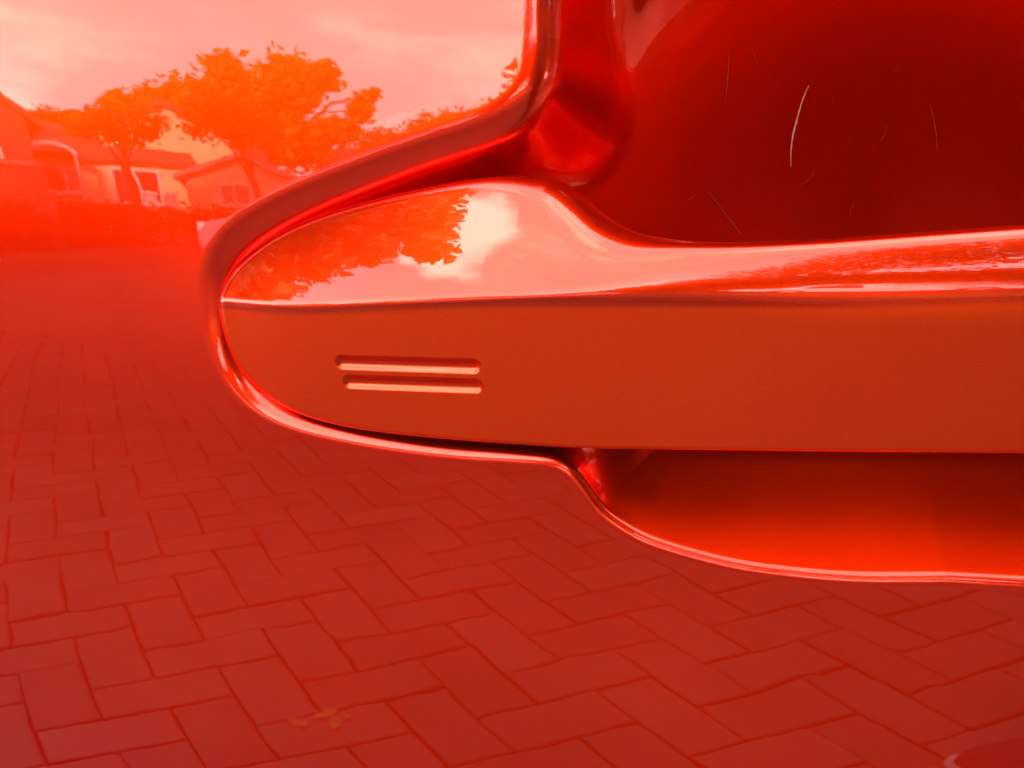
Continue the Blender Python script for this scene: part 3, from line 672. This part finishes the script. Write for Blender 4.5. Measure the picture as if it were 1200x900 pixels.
# the big street tree close by on the left, its crown high overhead
tree('big street tree close by on the left with a crown arching overhead',
     [blob(-84, 50, 6.0, 14, 15), blob(-70, 55, 6.0, 14, 15), blob(-58, 53, 6.0, 12, 13), blob(-72, 40, 6.0, 12, 10), blob(-59, 42, 6.0, 9, 9), blob(-49, 52, 6.0, 7, 9), blob(-45, 46, 6.0, 6, 5), blob(-41, 42, 6.0, 4, 3), blob(-98, 48, 6, 14, 13), blob(-62, 36, 6, 6, 5), blob(-70, 32, 6, 8, 6), blob(-66, 24, 6, 7, 8), blob(-78, 24, 6, 8, 9), blob(-60, 28, 6, 4, 5), blob(-56, 35, 6, 5, 4), blob(-80, 36, 6, 9, 8), blob(-52, 46, 6, 7, 7), blob(-50, 39, 6, 4, 3)],
     at(-96, 5.2), 70000, .12, 11, M_LS, .2, nm='street_tree', group=None)

# ---- hedge
r = np.random.default_rng(2)
def hedge(label, p0, p1, n, leaves, seed, hh=1.0, ls=.055):
    c0 = ((p0[0]+p1[0])/2, (p0[1]+p1[1])/2); hb = []
    for t in np.linspace(0, 1, n): hb.append((p0[0]+(p1[0]-p0[0])*t-c0[0], p0[1]+(p1[1]-p0[1])*t-c0[1], .5*hh+.08*r.random(), .6, .6, .48*hh+.07*r.random()))
    hd = thing('hedge', label, 'hedge', (c0[0], c0[1], 0), 0, 'clipped garden hedges')
    V, F = leaf_cloud(hb, leaves, ls, seed); V[:, 2] = np.abs(V[:, 2]); link('foliage', mesh('foliage', V, F, M_LD), hd)
    st = MB()
    for b in hb: st.tube([(b[0], b[1], -.02), (b[0], b[1], .7)], [.04, .02], 6)
    tag(st.build('stem', M_BK, hd), kind='stuff')
hedge('dark clipped garden hedge running away from the street at the left', (-9.1, -5), (-11.2, -15.2), 18, 14000, 4)
hedge('dark clipped hedge in front of the white gate pillars', (-11.0, -15.4), (-6.5, -16.2), 9, 8000, 14)

hedge('tall dark hedge behind the white van', (-3.0, -19.5), (15, -13), 30, 32000, 15, 5.2, .19)
# ---- houses and walls
M_CREAM = simple('cream_render', (.90, .70, .38), .85, noise=.08, scale=1.5); M_WHITE = simple('white_paint', (.8, .78, .74), .6, noise=.04)
M_TILE = simple('roof_tile', (.16, .085, .06), .85, noise=.25, scale=5); M_GREYT = simple('pale_roof', (.42, .38, .34), .8, noise=.1)
M_BRICK = simple('red_brickwork', (.20, .075, .05), .85, noise=.25, scale=14); M_GLASS = simple('window_glass', (.02, .025, .03), .08, noise=.05)
def house(label, az, d, w, dep, hw_, hr, wall, roof, wins, group='houses along the street', gable_front=True, facing=None):
    t = thing('house', label, 'house', at(az, d), rad(az if facing is None else facing), group)       # local +y faces the car
    m = MB()
    if gable_front: m.prism([(-w/2, -.05), (w/2, -.05), (w/2, hw_), (0, hr), (-w/2, hw_)], -dep, 0)
    else:
        m.box(-w/2, w/2, -dep, 0, -.05, hw_)
        m.add([(-w/2, 0, hw_), (-w/2, -dep, hw_), (-w/2, -dep/2, hr-.02), (w/2, 0, hw_), (w/2, -dep, hw_), (w/2, -dep/2, hr-.02)], [(0, 1, 2), (3, 5, 4)])
    m.build('wall', wall, t)
    rf = MB(); o = .25
    if gable_front:
        for s in (-1, 1):
            sl = (hr-hw_)/(w/2)
            rf.prism([(s*(w/2+o), hw_-o*sl+.02), (0, hr+.02), (0, hr+.17), (s*(w/2+o), hw_-o*sl+.17)][::s], -dep-.2, .25)
    else:
        sl = (hr-hw_)/(dep/2)
        for s in (0, 1):
            y0 = (o if s == 0 else -dep-o); ym = -dep/2; z0 = hw_-o*sl
            rf.add([(-w/2-o, y0, z0+.02), (w/2+o, y0, z0+.02), (w/2+o, ym, hr+.02), (-w/2-o, ym, hr+.02), (-w/2-o, y0, z0+.17), (w/2+o, y0, z0+.17), (w/2+o, ym, hr+.17), (-w/2-o, ym, hr+.17)],
                   [(0, 3, 2, 1), (4, 5, 6, 7), (0, 1, 5, 4), (1, 2, 6, 5), (2, 3, 7, 6), (3, 0, 4, 7)])
    roof_o = rf.build('roof', roof, t)
    MB().box(w*.22-.25, w*.22+.25, -dep/2-.25, -dep/2+.25, hr-.6, hr+.75).build('chimney', M_BRICK, roof_o)
    for (x, z, ww, wh) in wins:
        f = MB(); g = .07
        f.box(x-ww/2, x+ww/2, -.02, .05, z, z+g).box(x-ww/2, x+ww/2, -.02, .05, z+wh-g, z+wh).box(x-ww/2, x-ww/2+g, -.02, .05, z+g, z+wh-g).box(x+ww/2-g, x+ww/2, -.02, .05, z+g, z+wh-g).box(x-g/2, x+g/2, -.02, .045, z+g, z+wh-g)
        fo = f.build('window', M_WHITE, t)
        MB().box(x-ww/2+g, x+ww/2-g, -.01, .015, z+g, z+wh-g).build('pane', M_GLASS, fo)
        MB().box(x-ww/2-.08, x+ww/2+.08, .0, .12, z-.07, z-.003).build('sill', M_WHITE, fo)
    return t
house('long cream house with two windows behind the hedge', -37.6, 22, 4.2, 7, 2.45, 3.6, M_CREAM, M_TILE, [(-.75, 1.35, .8, .8), (.9, 1.1, 1.1, 1.1)], gable_front=False)
house('tall cream house with a wide dark opening under the broad tree', -32.9, 23, 3.3, 7, 3.5, 4.3, M_CREAM, M_TILE, [(-.45, 1.25, 1.7, 1.25)], gable_front=True)
house('white gabled house with a pale roof behind the silver car', -28.6, 20, 2.6, 6, 1.95, 2.6, M_CREAM, M_GREYT, [(-.2, 1.1, .8, .7)])
house('red brick house at the left edge with its tiled roof sloping down', -46.3, 17, 3.2, 8, 2.9, 4.6, M_BRICK, M_TILE, [(-.7, 1.1, .9, 1.1), (.8, 1.1, .7, 1.1)])
house('cream house half hidden at the foot of the round tree', -17, 27, 6, 7, 2.5, 4.0, M_CREAM, M_TILE, [(-1.5, 1.1, 1.0, 1.1), (1.4, 1.1, 1.0, 1.1)], gable_front=False)
house('tall red brick house close by on the right, beyond the trees', 96, 9, 13, 9, 5.6, 8.2, M_BRICK, M_TILE, [(x, z, 1.1, 1.3) for x in (-4.5, -1.6, 1.6, 4.5) for z in (.95, 3.5)], gable_front=False)
# white porch hood
pc = thing('porch', 'white arched porch hood on posts above the garden wall', 'porch', at(-39.9, 21), rad(-39.9))
arc = [(math.cos(t)*.55, 2.42+.36*math.sin(t)) for t in np.linspace(0, math.pi, 13)]; inn = [(x*.8, (z-2.42)*.62+2.42) for x, z in arc][::-1]
MB().prism(arc+inn, -.8, .1).build('hood', M_WHITE, pc)
for s in (-1, 1): MB().box(s*.48-.05, s*.48+.05, -.05, .05, -.02, 2.42).build('post', M_WHITE, pc)
# garden wall at the left
gw = thing('garden_wall', 'dark red brick garden wall with a paler coping at the left', 'wall', at(-47, 15.5), rad(-43))
MB().box(-2.6, 1.65, -.2, 0, -.02, 1.74).build('wall', M_BRICK, gw); MB().box(-2.65, 1.72, -.26, .06, 1.742, 1.86).build('coping', simple('coping_stone', (.25, .17, .15), .8), gw)
MB().box(1.4, 1.78, -.28, .08, -.02, 1.7).build('pier', M_BRICK, gw)
# white gate pillars
for az in (-34.7, -33.4):
    g = thing('gate_pillar', 'white gate pillar by the silver car, %s of the pair' % ('left' if az < -34 else 'right'), 'pillar', at(az, 20.5), rad(az), 'white gate pillars')
    MB().box(-.13, .13, -.13, .13, -.02, 1.36).build('shaft', M_WHITE, g); MB().box(-.18, .18, -.18, .18, 1.362, 1.48).build('cap', M_WHITE, g)

# ---- grass verge at the right
m_gr = simple('dry_grass', (.13, .105, .03), .95, noise=.35, scale=30)
tag(link('grass_verge', mesh('grass_verge', [(-1.2, -8.3, -.006), (22, -7.2, -.006), (22, -3.9, -.006), (1.6, -5.2, -.006)], [(0, 3, 2, 1)], m_gr)), kind='structure')
# ---- vehicles
M_SILV = simple('silver_paint', (.22, .21, .25), .35, .3, .03, coat=1.); M_VAN = simple('white_van_paint', (.8, .8, .79), .35, 0, .02, coat=1.)
M_TYRE = simple('tyre_rubber', (.02, .02, .02), .85); M_RIM = simple('alloy', (.5, .5, .5), .35, .8); M_LAMP = simple('lamp_glass', (.75, .75, .75), .1)
def vehicle(nm, label, cat, loc, rz, low, cabin, wins, w, wheels, wr, mat):
    t = thing(nm, label, cat, loc, rz)
    def shell(poly, w0, w1, z0, z1):
        n = len(poly); f = lambda z: w0+(w1-w0)*min(1, max(0, (z-z0)/(z1-z0)))
        return [(x, -f(z)/2, z) for x, z in poly]+[(x, f(z)/2, z) for x, z in poly], [tuple(range(n)), tuple(range(2*n-1, n-1, -1))]+[(i, i+n, (i+1) % n+n, (i+1) % n) for i in range(n)]
    zt = max(z for _, z in cabin)
    b = MB(); b.add(*shell(low, w, w*.97, .3, .9)); b.add(*shell(cabin, w*.95, w*.76, min(z for _, z in cabin), zt))
    bo = b.build('body', mat, t)
    bv = bo.modifiers.new('bevel', 'BEVEL'); bv.width = .05; bv.segments = 3; bv.limit_method = 'ANGLE'
    zc0 = min(z for _, z in cabin); f = lambda z: (w*.95+(w*.76-w*.95)*(z-zc0)/(zt-zc0))/2
    for q in wins:
        for s in (-1, 1):
            me_ = mesh('side_window', [(x, s*(f(z)+.008), z) for x, z in q]+[(x, s*(f(z)-.02), z) for x, z in q], [(0, 1, 2, 3), (7, 6, 5, 4)]+[(i, i+4, (i+1) % 4+4, (i+1) % 4) for i in range(4)], M_GLASS)
            link('side_window', me_, t)
    for x in wheels:
        for s in (-1, 1):
            y = s*(w/2-.08); tb = MB().tube([(x, y-.1, wr), (x, y-.09, wr), (x, y+.09, wr), (x, y+.1, wr)], [wr*.93, wr, wr, wr*.93], 22); wo = tb.build('wheel', M_TYRE, t, True)
            MB().tube([(x, y+s*.09, wr), (x, y+s*.105, wr)], [wr*.66, wr*.6], 16).build('rim', M_RIM, wo)
    xf = min(x for x, _ in low)
    for s in (-1, 1): MB().box(xf-.012, xf+.1, s*w*.36-.16, s*w*.36+.16, .62, .76).build('headlight', M_LAMP, t)
    return t
vehicle('parked_car', 'silver hatchback parked across the street beyond the handle', 'car', (-3.0, -8.8, 0), rad(3),
        [(-2.05, .3), (2.0, .3), (2.05, .6), (1.95, .95), (-1.0, .92), (-1.9, .78), (-2.08, .6)], [(-1.05, .9), (1.9, .9), (1.75, 1.15), (1.3, 1.42), (-.2, 1.46), (-.45, 1.38)],
        [[(-.75, .97), (.15, .97), (.15, 1.34), (-.35, 1.34)], [(.22, .97), (1.3, .97), (1.1, 1.33), (.22, 1.34)]], 1.72, (-1.3, 1.25), .31, M_SILV)
vehicle('parked_van', 'white van parked across the street at the right', 'van', (2.6, -13.4, 0), rad(-6),
        [(-2.2, .3), (2.2, .3), (2.25, .6), (2.25, 1.05), (-1.5, 1.0), (-2.15, .85), (-2.25, .55)], [(-1.5, .98), (2.22, .98), (2.15, 1.85), (-.4, 1.9), (-.75, 1.8)],
        [[(-1.1, 1.05), (-.1, 1.05), (-.1, 1.7), (-.65, 1.7)]], 1.8, (-1.35, 1.4), .33, M_VAN)
